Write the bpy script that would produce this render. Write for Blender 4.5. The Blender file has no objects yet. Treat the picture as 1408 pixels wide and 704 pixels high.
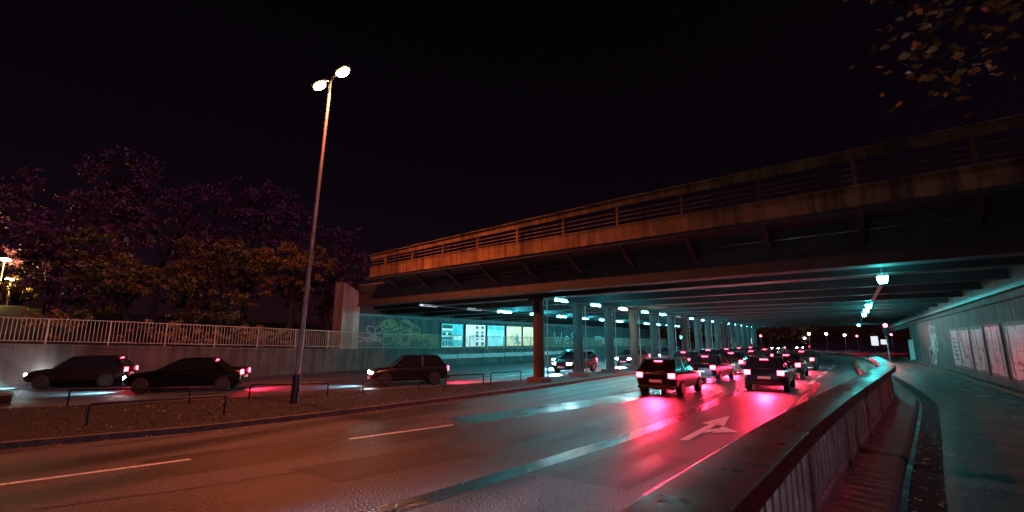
import bpy, bmesh, math, random
import numpy as np
from mathutils import Vector, Matrix
random.seed(7); NR = np.random.default_rng(7)
R = math.radians
S = bpy.context.scene
COL = S.collection
# ------------------------------------------------------------------ camera
cam = bpy.data.objects.new('camera', bpy.data.cameras.new('camera')); COL.objects.link(cam)
cam.location = (0, 0, 1.7); cam.rotation_euler = (R(90 + 10.5), 0, R(36.2))
cam.data.lens = 16.0; cam.data.sensor_width = 36; cam.data.sensor_fit = 'HORIZONTAL'
cam.data.clip_start = 0.05; cam.data.clip_end = 2000
S.camera = cam
# ------------------------------------------------------------------ night sky and added purple fill light
FILL_EL, FILL_AZ = 42, 104          # elevation, compass direction the added fill light comes from (clockwise from +Y)
W = bpy.data.worlds.new('World'); S.world = W; W.use_nodes = True
wn = W.node_tree; wn.nodes.clear()
wo = wn.nodes.new('ShaderNodeOutputWorld'); bg = wn.nodes.new('ShaderNodeBackground')
sk = wn.nodes.new('ShaderNodeTexSky'); sk.sky_type = 'NISHITA'; sk.sun_disc = False
sk.sun_elevation = R(FILL_EL); sk.sun_rotation = R(FILL_AZ)
tint = wn.nodes.new('ShaderNodeMixRGB'); tint.blend_type = 'MULTIPLY'; tint.inputs[0].default_value = 1
tint.inputs[2].default_value = (1.0, 0.28, 0.42, 1)
wn.links.new(sk.outputs[0], tint.inputs[1]); wn.links.new(tint.outputs[0], bg.inputs[0])
bg.inputs[1].default_value = 0.0017
wn.links.new(bg.outputs[0], wo.inputs[0])
sun = bpy.data.objects.new('moon_light', bpy.data.lights.new('moon_light', 'SUN')); COL.objects.link(sun)
sun.data.energy = 0.5; sun.data.angle = R(0.5); sun.data.color = (0.95, 0.42, 0.8)  # no moon in view; lamp added to tint trees and road purple
_d = Vector((math.sin(R(FILL_AZ)) * math.cos(R(FILL_EL)), math.cos(R(FILL_AZ)) * math.cos(R(FILL_EL)), math.sin(R(FILL_EL))))
sun.rotation_euler = _d.to_track_quat('Z', 'Y').to_euler()
S.view_settings.view_transform = 'Standard'; S.view_settings.look = 'None'
S.view_settings.exposure = 0.0; S.view_settings.gamma = 1; S.view_settings.use_curve_mapping = False
S.render.engine = 'CYCLES'
S.cycles.use_denoising = True; S.cycles.max_bounces = 6; S.cycles.sample_clamp_indirect = 6
S.cycles.use_light_tree = True
S.cycles.caustics_reflective = False; S.cycles.caustics_refractive = False
LAMP_W, TUBE_L, TAIL_L, HEAD_L, BEAM_W = 4300, 400, 60, 260, 3800
ORANGE = (1.0, 0.2, 0.06); CYAN = (0.05, 0.74, 0.86)

# ------------------------------------------------------------------ materials
def mat(name, col=(.3, .3, .3), rough=.6, metal=0., emit=None, strength=0., noise=None, bump=0., bscale=40., rrange=None, rscale=3., spec=.5):
    """noise = (scale, dark colour, low, high) mixes a second colour in; rrange varies the gloss."""
    m = bpy.data.materials.new(name); m.use_nodes = True
    nt = m.node_tree; b = nt.nodes['Principled BSDF']; L = nt.links.new
    b.inputs['Base Color'].default_value = (*col, 1); b.inputs['Roughness'].default_value = rough; b.inputs['Metallic'].default_value = metal
    b.inputs['Specular IOR Level'].default_value = spec
    if emit: b.inputs['Emission Color'].default_value = (*emit, 1); b.inputs['Emission Strength'].default_value = strength
    tc = nt.nodes.new('ShaderNodeTexCoord') if (noise or bump or rrange) else None
    def nz(scale, det=6, rg=.6):
        n = nt.nodes.new('ShaderNodeTexNoise'); n.inputs['Scale'].default_value = scale; n.inputs['Detail'].default_value = det
        n.inputs['Roughness'].default_value = rg; L(tc.outputs['Object'], n.inputs['Vector']); return n
    if noise:
        n = nz(noise[0]); r = nt.nodes.new('ShaderNodeValToRGB')
        r.color_ramp.elements[0].position = noise[2]; r.color_ramp.elements[1].position = noise[3]
        r.color_ramp.elements[0].color = (*noise[1], 1); r.color_ramp.elements[1].color = (*col, 1)
        L(n.outputs['Fac'], r.inputs[0]); L(r.outputs[0], b.inputs['Base Color'])
    if rrange:
        n = nz(rscale); r = nt.nodes.new('ShaderNodeMapRange'); r.inputs[1].default_value = .35; r.inputs[2].default_value = .65
        r.inputs[3].default_value, r.inputs[4].default_value = rrange
        L(n.outputs['Fac'], r.inputs[0]); L(r.outputs[0], b.inputs['Roughness'])
    if bump:
        n = nz(bscale, 8, .7); bp = nt.nodes.new('ShaderNodeBump'); bp.inputs['Strength'].default_value = bump; bp.inputs['Distance'].default_value = .02
        L(n.outputs['Fac'], bp.inputs['Height']); L(bp.outputs[0], b.inputs['Normal'])
    return m

def asphalt_mat(name, c0, c1, r0, r1, streak=True):
    m = bpy.data.materials.new(name); m.use_nodes = True; nt = m.node_tree; b = nt.nodes['Principled BSDF']; L = nt.links.new
    tc = nt.nodes.new('ShaderNodeTexCoord'); mp = nt.nodes.new('ShaderNodeMapping'); mp.inputs['Scale'].default_value = (1.1, .09, 1)
    L(tc.outputs['Object'], mp.inputs[0])
    big = nt.nodes.new('ShaderNodeTexNoise'); big.inputs['Scale'].default_value = 1.0; big.inputs['Detail'].default_value = 5; L(mp.outputs[0], big.inputs['Vector'])
    grain = nt.nodes.new('ShaderNodeTexVoronoi'); grain.inputs['Scale'].default_value = 34; L(tc.outputs['Object'], grain.inputs['Vector'])
    fine = nt.nodes.new('ShaderNodeTexNoise'); fine.inputs['Scale'].default_value = 21; fine.inputs['Detail'].default_value = 8; fine.inputs['Roughness'].default_value = .75; L(tc.outputs['Object'], fine.inputs['Vector'])
    cr = nt.nodes.new('ShaderNodeValToRGB'); cr.color_ramp.elements[0].position = .36; cr.color_ramp.elements[1].position = .64
    cr.color_ramp.elements[0].color = (*c0, 1); cr.color_ramp.elements[1].color = (*c1, 1); L(fine.outputs['Fac'], cr.inputs[0])
    mx = nt.nodes.new('ShaderNodeMixRGB'); mx.blend_type = 'MULTIPLY'; mx.inputs[0].default_value = .85; L(cr.outputs[0], mx.inputs[1])
    c2 = nt.nodes.new('ShaderNodeValToRGB'); c2.color_ramp.elements[0].position = .38; c2.color_ramp.elements[0].color = (.22, .22, .23, 1); c2.color_ramp.elements[1].position = .62; L(big.outputs['Fac'], c2.inputs[0])
    L(c2.outputs[0], mx.inputs[2]); L(mx.outputs[0], b.inputs['Base Color'])
    rr = nt.nodes.new('ShaderNodeMapRange'); rr.inputs[1].default_value = .36; rr.inputs[2].default_value = .62; rr.inputs[3].default_value = r0; rr.inputs[4].default_value = r1
    L(big.outputs['Fac'], rr.inputs[0]); L(rr.outputs[0], b.inputs['Roughness'])
    bp = nt.nodes.new('ShaderNodeBump'); bp.inputs['Strength'].default_value = .8; bp.inputs['Distance'].default_value = .014
    L(grain.outputs['Distance'], bp.inputs['Height']); L(bp.outputs[0], b.inputs['Normal'])
    return m

def leaf_mat(name, cols, rough=.45):
    m = bpy.data.materials.new(name); m.use_nodes = True; nt = m.node_tree; b = nt.nodes['Principled BSDF']; L = nt.links.new
    g = nt.nodes.new('ShaderNodeNewGeometry'); r = nt.nodes.new('ShaderNodeValToRGB')
    el = r.color_ramp.elements
    for i, c in enumerate(cols):
        e = el[i] if i < 2 else el.new(1.0)
        e.position = i / (len(cols) - 1); e.color = (*c, 1)
    L(g.outputs['Random Per Island'], r.inputs[0]); L(r.outputs[0], b.inputs['Base Color']); b.inputs['Roughness'].default_value = rough
    b.inputs['Transmission Weight'].default_value = 0
    return m

def wall_mat(name, c0, c1, streakc, sx=.6):
    """board-marked concrete with run-down stains and blotches"""
    m = bpy.data.materials.new(name); m.use_nodes = True; nt = m.node_tree; b = nt.nodes['Principled BSDF']; L = nt.links.new
    tc = nt.nodes.new('ShaderNodeTexCoord')
    def N(scale, vs):
        mp = nt.nodes.new('ShaderNodeMapping'); mp.inputs['Scale'].default_value = vs; L(tc.outputs['Object'], mp.inputs[0])
        n = nt.nodes.new('ShaderNodeTexNoise'); n.inputs['Scale'].default_value = scale; n.inputs['Detail'].default_value = 7; n.inputs['Roughness'].default_value = .65; L(mp.outputs[0], n.inputs['Vector']); return n
    a = N(1.2, (1, 1, 1)); s = N(2.4, (1, 1, .06)); f = N(30, (1, 1, 1))
    r1 = nt.nodes.new('ShaderNodeValToRGB'); r1.color_ramp.elements[0].position = .35; r1.color_ramp.elements[1].position = .65
    r1.color_ramp.elements[0].color = (*c0, 1); r1.color_ramp.elements[1].color = (*c1, 1); L(a.outputs['Fac'], r1.inputs[0])
    r2 = nt.nodes.new('ShaderNodeValToRGB'); r2.color_ramp.elements[0].position = .45; r2.color_ramp.elements[1].position = .62; L(s.outputs['Fac'], r2.inputs[0])
    mx = nt.nodes.new('ShaderNodeMixRGB'); mx.inputs[2].default_value = (*streakc, 1); L(r1.outputs[0], mx.inputs[1])
    ml = nt.nodes.new('ShaderNodeMath'); ml.operation = 'MULTIPLY'; ml.inputs[1].default_value = sx; L(r2.outputs[0], ml.inputs[0]); L(ml.outputs[0], mx.inputs[0])
    L(mx.outputs[0], b.inputs['Base Color']); b.inputs['Roughness'].default_value = .75
    bp = nt.nodes.new('ShaderNodeBump'); bp.inputs['Strength'].default_value = .35; bp.inputs['Distance'].default_value = .02; L(f.outputs['Fac'], bp.inputs['Height']); L(bp.outputs[0], b.inputs['Normal'])
    return m

def paver_mat(name):
    m = bpy.data.materials.new(name); m.use_nodes = True; nt = m.node_tree; b = nt.nodes['Principled BSDF']; L = nt.links.new
    tc = nt.nodes.new('ShaderNodeTexCoord'); br = nt.nodes.new('ShaderNodeTexBrick')
    br.inputs['Scale'].default_value = 1; br.inputs['Brick Width'].default_value = .2; br.inputs['Row Height'].default_value = .1; br.inputs['Mortar Size'].default_value = .006
    br.inputs['Color1'].default_value = (.16, .11, .085, 1); br.inputs['Color2'].default_value = (.10, .075, .065, 1); br.inputs['Mortar'].default_value = (.03, .028, .026, 1)
    L(tc.outputs['Object'], br.inputs['Vector'])
    n = nt.nodes.new('ShaderNodeTexNoise'); n.inputs['Scale'].default_value = 1.7; n.inputs['Detail'].default_value = 7; L(tc.outputs['Object'], n.inputs['Vector'])
    mx = nt.nodes.new('ShaderNodeMixRGB'); mx.blend_type = 'MULTIPLY'; mx.inputs[0].default_value = .8
    r = nt.nodes.new('ShaderNodeValToRGB'); r.color_ramp.elements[0].position = .38; r.color_ramp.elements[0].color = (.3, .3, .3, 1); r.color_ramp.elements[1].position = .6; L(n.outputs['Fac'], r.inputs[0])
    L(br.outputs['Color'], mx.inputs[1]); L(r.outputs[0], mx.inputs[2]); L(mx.outputs[0], b.inputs['Base Color']); b.inputs['Roughness'].default_value = .55
    bp = nt.nodes.new('ShaderNodeBump'); bp.inputs['Strength'].default_value = .6; bp.inputs['Distance'].default_value = .01; bp.invert = True
    L(br.outputs['Fac'], bp.inputs['Height']); L(bp.outputs[0], b.inputs['Normal'])
    return m

M = dict(
    asphalt=asphalt_mat('asphalt', (.006, .006, .0065), (.13, .124, .136), .36, .6),
    patch=asphalt_mat('asphalt_patch', (.005, .005, .005), (.045, .043, .046), .4, .62),
    seal=asphalt_mat('asphalt_sealing', (.012, .012, .013), (.028, .027, .028), .10, .24),
    soil=mat('soil', (.02, .016, .012), .9, noise=(3, (.008, .006, .005), .35, .65), bump=.6, bscale=8),
    slab=mat('footpath_concrete', (.1, .09, .085), .55, noise=(2.2, (.022, .02, .019), .32, .66), bump=.35, bscale=45, rrange=(.3, .7)),
    paver=paver_mat('brick_paving'),
    kerb=mat('kerb_concrete', (.12, .085, .06), .7, noise=(6, (.045, .032, .025), .35, .65), bump=.4),
    paint=mat('road_paint', (.75, .73, .7), .5, noise=(14, (.2, .19, .18), .34, .5)),
    steel=mat('painted_steel', (.09, .085, .085), .45, .3, noise=(7, (.05, .04, .036), .35, .65)),
    rail=mat('rusty_rail_plate', (.15, .028, .02), .5, 0., noise=(9, (.06, .014, .011), .35, .7), bump=.25, bscale=60, rrange=(.25, .5)),
    baluster=mat('baluster_steel', (.34, .26, .24), .5, .2, noise=(5, (.18, .11, .09), .35, .65)),
    fence=mat('fence_steel', (.36, .24, .17), .5, .1, noise=(4, (.35, .25, .2), .35, .6)),
    rust=wall_mat('weathered_fascia', (.17, .085, .035), (.34, .19, .085), (.05, .022, .012), .9),
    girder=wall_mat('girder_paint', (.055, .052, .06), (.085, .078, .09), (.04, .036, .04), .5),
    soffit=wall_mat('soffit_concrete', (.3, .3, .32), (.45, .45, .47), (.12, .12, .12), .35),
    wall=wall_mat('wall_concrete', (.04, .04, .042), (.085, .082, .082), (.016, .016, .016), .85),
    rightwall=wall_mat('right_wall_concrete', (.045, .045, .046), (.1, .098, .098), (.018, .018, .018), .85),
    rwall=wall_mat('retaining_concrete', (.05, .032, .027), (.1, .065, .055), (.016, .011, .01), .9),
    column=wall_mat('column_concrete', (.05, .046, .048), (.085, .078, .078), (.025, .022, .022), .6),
    beam=mat('beam_paint', (.028, .028, .032), .5, noise=(2, (.016, .016, .018), .35, .65)),
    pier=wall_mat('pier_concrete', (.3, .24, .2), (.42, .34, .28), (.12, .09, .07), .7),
    gutter=mat('gutter_stone', (.022, .02, .02), .85, noise=(20, (.008, .008, .008), .35, .65), bump=.8, bscale=30),
    base=mat('column_base', (.06, .06, .06), .7),
    galv=mat('galvanised_pole', (.38, .37, .36), .42, .55, noise=(3, (.25, .24, .23), .35, .65)),
    black=mat('black_metal', (.012, .012, .012), .45, .3),
    tube=mat('tube_glow', (.8, .8, .8), .4, emit=CYAN, strength=TUBE_L),
    square=mat('square_lamp_glow', (.8, .8, .8), .4, emit=(.03, .74, .72), strength=TUBE_L * 1.3),
    squarenear=mat('square_lamp_near', (.8, .8, .8), .4, emit=(.06, .74, .72), strength=75),
    tubedim=mat('tube_failing', (.8, .8, .8), .4, emit=(.8, .9, 1), strength=.9),
    tubewarm=mat('tube_old', (.8, .8, .8), .4, emit=(.75, 1, .8), strength=TUBE_L * 1.2),
    housing=mat('lamp_housing', (.4, .42, .42), .5),
    sodium=mat('sodium_lens', (.9, .8, .7), .3, emit=(1, .62, .3), strength=70),
    bark=mat('bark', (.05, .038, .03), .9, noise=(6, (.02, .015, .012), .35, .6), bump=.8, bscale=14),
    glass=mat('car_glass', (.008, .009, .012), .06, spec=.6),
    tyre=mat('tyre', (.012, .012, .012), .8), rim=mat('rim', (.1, .1, .105), .35, .8),
    tail=mat('tail_lamp', (.3, .01, .01), .3, emit=(1, .02, .05), strength=TAIL_L),
    head=mat('head_lamp', (.8, .8, .8), .2, emit=(.72, .95, 1), strength=HEAD_L),
    plate=mat('number_plate', (.7, .7, .68), .5),
    red=mat('red_signal', (.4, .02, .02), .3, emit=(1, .012, .05), strength=500),
    green=mat('green_signal', (.02, .4, .3), .3, emit=(.05, 1, .75), strength=8),
    white=mat('white_lamp', (.9, .9, .9), .3, emit=(.9, .95, 1), strength=25),
    sign=mat('sign_white', (.8, .8, .8), .4, emit=(.85, .93, 1), strength=.9),
    paper=mat('poster_paper', (.36, .46, .48), .3, noise=(2.5, (.16, .2, .21), .3, .6), bump=.2, bscale=9, rrange=(.2, .5)),
    grime=mat('poster_paste', (.1, .1, .11), .6, noise=(5, (.05, .05, .05), .4, .6)),
    whitepaint=mat('white_board', (.75, .75, .75), .5),
    chalk=mat('graffiti_pale', (.55, .6, .6), .6, noise=(12, (.3, .33, .33), .3, .6)),
    gy=mat('graffiti_ochre', (.34, .2, .06), .6, noise=(8, (.14, .08, .03), .35, .6)),
    gp=mat('graffiti_pink', (.5, .2, .22), .6), gk=mat('graffiti_black', (.02, .02, .02), .5),
    leaf_fallen=leaf_mat('fallen_leaf', [(.12, .06, .02), (.3, .17, .05), (.4, .3, .14), (.08, .04, .015)], .35),
    grass=leaf_mat('grass_blade', [(.012, .016, .006), (.03, .032, .01), (.05, .04, .018)]),
    leaf_green=leaf_mat('leaf_olive', [(.05, .05, .012), (.15, .11, .025), (.28, .2, .05), (.08, .06, .015)]),
    leaf_purple_tint=leaf_mat('leaf_purple_tint', [(.06, .02, .045), (.16, .055, .11), (.28, .12, .2), (.08, .03, .04)]),  # purple cast of the night light put into the leaf colour
    leaf_autumn=leaf_mat('leaf_autumn', [(.16, .06, .015), (.42, .22, .05), (.3, .2, .05), (.1, .05, .015)]),
)

# ------------------------------------------------------------------ builders
ORG = {}
def tag(o, label=None, cat=None, group=None, kind=None):
    if label: o['label'] = label
    if cat: o['category'] = cat
    if group: o['group'] = group
    if kind: o['kind'] = kind
    return o
def thing(name, label, cat, loc=(0, 0, 0), rz=0, group=None):
    o = bpy.data.objects.new(name, None); COL.objects.link(o); o.location = loc; o.rotation_euler = (0, 0, rz); o.empty_display_size = .2
    ORG[o.name] = Vector(loc); return tag(o, label, cat, group)
class MB:
    def __init__(s): s.v = []; s.f = []
    def add(s, vs, fs):
        n = len(s.v); s.v += [tuple(v) for v in vs]; s.f += [tuple(n + i for i in f) for f in fs]; return s
    def box(s, x0, x1, y0, y1, z0, z1):
        vs = [(x0, y0, z0), (x1, y0, z0), (x1, y1, z0), (x0, y1, z0), (x0, y0, z1), (x1, y0, z1), (x1, y1, z1), (x0, y1, z1)]
        return s.add(vs, [(3, 2, 1, 0), (4, 5, 6, 7), (0, 1, 5, 4), (1, 2, 6, 5), (2, 3, 7, 6), (3, 0, 4, 7)])
    def bar(s, a, b, w, h, up=(0, 0, 1)):
        a = Vector(a); b = Vector(b); d = (b - a).normalized(); u = Vector(up)
        if abs(d.dot(u)) > .99: u = Vector((0, 1, 0))
        x = d.cross(u).normalized() * (w / 2); z = x.cross(d).normalized() * (h / 2)
        vs = [p + q for p in (a, b) for q in (-x - z, x - z, x + z, -x + z)]
        return s.add(vs, [(0, 1, 2, 3), (7, 6, 5, 4), (0, 4, 5, 1), (1, 5, 6, 2), (2, 6, 7, 3), (3, 7, 4, 0)])
    def tube(s, pts, rad, seg=8):
        pts = [Vector(p) for p in pts]; rads = rad if isinstance(rad, (list, tuple)) else [rad] * len(pts)
        rings = []; ref = None
        for i, p in enumerate(pts):
            d = (pts[min(i + 1, len(pts) - 1)] - pts[max(i - 1, 0)]).normalized()
            if ref is None: ref = Vector((1, 0, 0)) if abs(d.x) < .9 else Vector((0, 1, 0))
            x = (ref - d * ref.dot(d)).normalized(); y = d.cross(x); ref = x
            rings.append([p + (x * math.cos(2 * math.pi * k / seg) + y * math.sin(2 * math.pi * k / seg)) * rads[i] for k in range(seg)])
        vs = [v for r in rings for v in r]; fs = [tuple(range(seg))[::-1], tuple((len(pts) - 1) * seg + k for k in range(seg))]
        for i in range(len(pts) - 1):
            for k in range(seg): fs.append((i * seg + k, i * seg + (k + 1) % seg, (i + 1) * seg + (k + 1) % seg, (i + 1) * seg + k))
        return s.add(vs, fs)
    def loft(s, rings, closed=True, caps=True):
        n = len(rings[0]); vs = [v for r in rings for v in r]; fs = []
        for i in range(len(rings) - 1):
            for k in range(n if closed else n - 1): fs.append((i * n + k, i * n + (k + 1) % n, (i + 1) * n + (k + 1) % n, (i + 1) * n + k))
        if caps: fs += [tuple(range(n))[::-1], tuple((len(rings) - 1) * n + k for k in range(n))]
        return s.add(vs, fs)
    def prism(s, poly, z0, z1):
        n = len(poly); g0 = z0 if callable(z0) else (lambda x, y: z0); g1 = z1 if callable(z1) else (lambda x, y: z1)
        vs = [(x, y, g0(x, y)) for x, y in poly] + [(x, y, g1(x, y)) for x, y in poly]
        return s.add(vs, [tuple(range(n))[::-1], tuple(range(n, 2 * n))] + [(k, (k + 1) % n, n + (k + 1) % n, n + k) for k in range(n)])
    def strip(s, left, right):
        """top sheet between two polylines of 3-D points"""
        n = len(left); return s.add(list(left) + list(right), [(k, n + k, n + k + 1, k + 1) for k in range(n - 1)])
    def sweep(s, path, prof):
        """prof: (offset to the right of the path, z) ring"""
        rings = []
        for i, p in enumerate(path):
            a = Vector(path[max(i - 1, 0)]); b = Vector(path[min(i + 1, len(path) - 1)]); d = Vector((b.x - a.x, b.y - a.y, 0)).normalized(); r = Vector((d.y, -d.x, 0))
            rings.append([Vector(p) + r * o + Vector((0, 0, z)) for o, z in prof])
        return s.loft(rings)
    def shear(s, fn): s.v = [fn(*v) for v in s.v]; return s
    def build(s, name, m, parent=None, smooth=False, bevel=0, sub=0, tagargs=None):
        me = bpy.data.meshes.new(name); org = Vector((0, 0, 0))
        if parent is not None: org = ORG.get(parent.name, org)
        elif s.v:
            xs = np.array(s.v); org = Vector(((xs[:, 0].min() + xs[:, 0].max()) / 2, (xs[:, 1].min() + xs[:, 1].max()) / 2, xs[:, 2].min()))
        me.from_pydata([tuple(Vector(v) - org) for v in s.v], [], s.f); me.update()
        bm = bmesh.new(); bm.from_mesh(me); bmesh.ops.recalc_face_normals(bm, faces=bm.faces); bm.to_mesh(me); bm.free()
        o = bpy.data.objects.new(name, me); COL.objects.link(o); me.materials.append(M[m] if isinstance(m, str) else m)
        if parent is not None: o.parent = parent
        else: o.location = org
        ORG[o.name] = org
        if smooth:
            for p in me.polygons: p.use_smooth = True
            if smooth == 'auto':
                me.set_sharp_from_angle(angle=R(35))
        if bevel: b = o.modifiers.new('bevel', 'BEVEL'); b.width = bevel; b.segments = 2; b.limit_method = 'ANGLE'
        if sub: b = o.modifiers.new('sub', 'SUBSURF'); b.levels = sub; b.render_levels = sub
        if tagargs: tag(o, **tagargs)
        return o
def dup(root, loc, rz=None, label=None, group=None):
    r = root.copy(); COL.objects.link(r); r.location = loc
    if rz is not None: r.rotation_euler = (0, 0, rz)
    if label: r['label'] = label
    if group: r['group'] = group
    for ch in list(root.children):
        c = ch.copy(); COL.objects.link(c); c.parent = r
        for g in list(ch.children):
            d = g.copy(); COL.objects.link(d); d.parent = c
    return r
def lerp(a, b, t): return a + (b - a) * t
def poly_at(pts, y):
    for (x0, y0), (x1, y1) in zip(pts, pts[1:]):
        if y0 <= y <= y1: return lerp(x0, x1, (y - y0) / (y1 - y0))
    return pts[0][0] if y < pts[0][1] else pts[-1][0]
def resample(pts, step):
    out = []; v = [Vector(p) for p in pts]; acc = 0
    out.append(v[0].copy()); 
    for a, b in zip(v, v[1:]):
        L = (b - a).length; t = step - acc
        while t <= L: out.append(a.lerp(b, t / L)); t += step
        acc = (L - (t - step))
    return out
def resample_to(pts, step):
    o = resample(pts, step); e = Vector(pts[-1])
    if (o[-1] - e).length > .05: o.append(e)
    return o
RZ = -0.55

# ------------------------------------------------------------------ the setting: ground, road, footpaths
g = MB(); g.add([(-500, -300, -.75), (500, -300, -.75), (500, 900, -.75), (-500, 900, -.75)], [(0, 1, 2, 3)]); g.build('ground', 'soil', tagargs=dict(kind='structure'))
g = MB(); g.add([(-40, -30, RZ), (4.2, -30, RZ), (4.2, 400, RZ), (-40, 400, RZ)], [(0, 1, 2, 3)]); g.build('road', 'asphalt', tagargs=dict(kind='structure'))
g = MB(); g.add([(-150, 97, RZ + .004), (150, 97, RZ + .004), (150, 122, RZ + .004), (-150, 122, RZ + .004)], [(0, 1, 2, 3)]); g.build('crossing_road', 'asphalt', tagargs=dict(kind='structure'))
NEAR = [(-17.5, -8), (-14.8, 1.8), (-13.6, 5), (-13.1, 8), (-12.7, 12), (-12.35, 18), (-12.25, 26), (-12.25, 90)]
FAR = [(-27.5, -8), (-21.8, 2.6), (-19.8, 6), (-18.6, 9), (-16.7, 14), (-15.3, 18), (-14.6, 22), (-14.2, 30), (-14.2, 90)]
mp = NEAR + FAR[::-1]
MB().prism(mp, RZ - .1, RZ + .12).build('median_strip', 'soil', tagargs=dict(kind='structure'))
kb = MB()
kb.sweep([(x, y, 0) for x, y in NEAR], [(0, RZ - .1), (.16, RZ - .1), (.15, RZ + .13), (0, RZ + .135)])
kb.sweep([(x, y, 0) for x, y in FAR], [(0, RZ - .1), (-.16, RZ - .1), (-.15, RZ + .13), (0, RZ + .135)])
kb.build('median_kerb', 'kerb', tagargs=dict(kind='structure'))
# lane markings and sealed joints of the road, each a thin sheet above the asphalt
LB1 = [(-12.2, -3), (-11.1, 1.46), (-10.47, 3.86), (-9.61, 6.75), (-8.93, 9.41), (-8.45, 14), (-8.35, 22), (-8.4, 50), (-8.5, 90)]
LB2 = [(-7.2, -6), (-6.0, 0), (-5.2, 5.7), (-4.9, 11), (-4.95, 22), (-5.1, 50), (-5.2, 90)]
LB3 = [(-2.2, 18), (-2.0, 26), (-1.9, 33), (-1.5, 48), (-1.4, 90)]
pm = MB()
def dash(line, y0, y1, w=.13, z=RZ + .008, mb=None):
    n = 6; ys = [lerp(y0, y1, k / n) for k in range(n + 1)]
    (mb or pm).strip([(poly_at(line, y) - w / 2, y, z) for y in ys], [(poly_at(line, y) + w / 2, y, z) for y in ys])
for a, b in [(-1, 3.86), (6.75, 9.5)] + [(20 + 9 * k, 24 + 9 * k) for k in range(8)]: dash(LB1, a, b)
for k in range(8): dash(LB2, 19 + 9 * k, 23 + 9 * k)
for k in range(9): dash(LB3, 24 + 5 * k, 26.6 + 5 * k, .2)
for k in range(7):
    pm.add([(-18.05, 24 + 9 * k, RZ + .008), (-17.92, 24 + 9 * k, RZ + .008), (-17.92, 28 + 9 * k, RZ + .008), (-18.05, 28 + 9 * k, RZ + .008)], [(0, 1, 2, 3)])
pm.add([(-12, 84, RZ + .008), (-1.2, 84, RZ + .008), (-1.2, 84.5, RZ + .008), (-12, 84.5, RZ + .008)], [(0, 1, 2, 3)])
pm.build('lane_markings', 'paint', tagargs=dict(kind='structure'))
# straight-on arrow with a right-turn branch
am = MB(); z = RZ + .009
am.add([(-3.42, 11.2, z), (-3.24, 11.2, z), (-3.16, 13.9, z), (-3.34, 13.9, z)], [(0, 1, 2, 3)])
am.add([(-3.56, 13.7, z), (-2.97, 13.65, z), (-3.2, 15.5, z)], [(0, 1, 2)])
am.add([(-3.2, 12.3, z), (-2.98, 12.75, z), (-2.98, 13.2, z), (-3.17, 12.85, z)], [(0, 1, 2, 3)])
am.add([(-3.02, 12.45, z), (-2.5, 12.95, z), (-2.98, 13.55, z)], [(0, 1, 2)])
am.build('arrow_marking', 'paint', tagargs=dict(kind='structure'))
sm = MB()
SA = [(-4.9, -3), (-4.2, 3), (-3.92, 5.3), (-3.57, 8.4)]
SB = [(-6.4, -2), (-5.04, 5.68), (-4.86, 7.45), (-4.44, 10.94), (-4.3, 16), (-4.4, 34)]
SC = [(-3.3, -2), (-2.75, 5.0), (-2.45, 9), (-2.05, 14), (-1.75, 20), (-1.6, 32)]
def seal(line, y0, y1, w, z):
    n = 14; ys = [lerp(y0, y1, k / n) for k in range(n + 1)]; l = []; r = []
    for y in ys:
        j = random.uniform(-.03, .03); l.append((poly_at(line, y) - w / 2 + j, y, z)); r.append((poly_at(line, y) + w / 2 + j + random.uniform(-.02, .02), y, z))
    sm.strip(l, r)
seal(SB, -2, 32, .42, RZ + .004); seal(SC, 7, 30, .3, RZ + .004)
seal([(-9.5, 9), (-7.6, 17), (-7.0, 24), (-7, 60)], 10, 55, 1.3, RZ + .004)
sm.build('sealed_joints', 'seal', tagargs=dict(kind='structure'))
sm = MB()   # relaid asphalt patches and thin sealed cracks
for x0, x1, y0, y1, sk_ in ((-11.2, -9.4, 3.2, 8.2, .25), (-8.3, -6.9, 4.6, 7.6, .26), (-12.4, -11.0, 8.5, 12.5, .1), (-6.6, -5.6, 8.8, 11.6, .16), (-4.3, -3.0, 7.0, 9.6, .12)):
    sm.add([(x0, y0, RZ + .003), (x1, y0 + .08, RZ + .003), (x1 + sk_ * (y1 - y0), y1, RZ + .003), (x0 + sk_ * (y1 - y0), y1 - .06, RZ + .003)], [(0, 1, 2, 3)])
rc = random.Random(4)
for x, y, dx, dy in ((-13.4, 3, .25, 1), (-9.2, 1.5, .4, 1), (-7.4, 8, -.35, 1), (-5.6, 2.5, .3, 1), (-12, 9.5, .9, .35), (-4.2, 10, .1, 1)):
    l, r_ = [], []
    for k in range(16):
        w = rc.uniform(.012, .03); l.append((x - w, y, RZ + .0065)); r_.append((x + w, y + w * .5, RZ + .0065)); x += dx * .32 + rc.uniform(-.07, .07); y += dy * .32
    sm.strip(l, r_)
sm.build('asphalt_patches', 'patch', tagargs=dict(kind='structure'))
# manhole in the far carriageway of the near road
# right footpath, raised above the road
BAR = [(-.85, -4), (-.72, 0), (-.68, 2), (-.5, 4.8), (-.23, 7.6), (.2, 11.5), (.6, 15.3), (.78, 17.2), (.82, 21), (.72, 26), (.45, 33), (.3, 45), (.2, 60)]
fp = MB(); fp.prism([(x - .2, y) for x, y in BAR] + [(4.32, 60), (4.32, -4)], RZ - .1, 0).build('footpath', 'slab', tagargs=dict(kind='structure'))
ys = [lerp(-3.9, 30, k / 30) for k in range(31)]
MB().strip([(poly_at(BAR, y) + .95, y, .005) for y in ys], [(poly_at(BAR, y) + 2.1, y, .005) for y in ys]).build('paving_strip', 'paver', tagargs=dict(kind='structure'))
MB().strip([(poly_at(BAR, y) + .62, y, .004) for y in ys], [(poly_at(BAR, y) + .93, y, .004) for y in ys]).build('drain_strip', 'gutter', tagargs=dict(kind='structure'))
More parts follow.
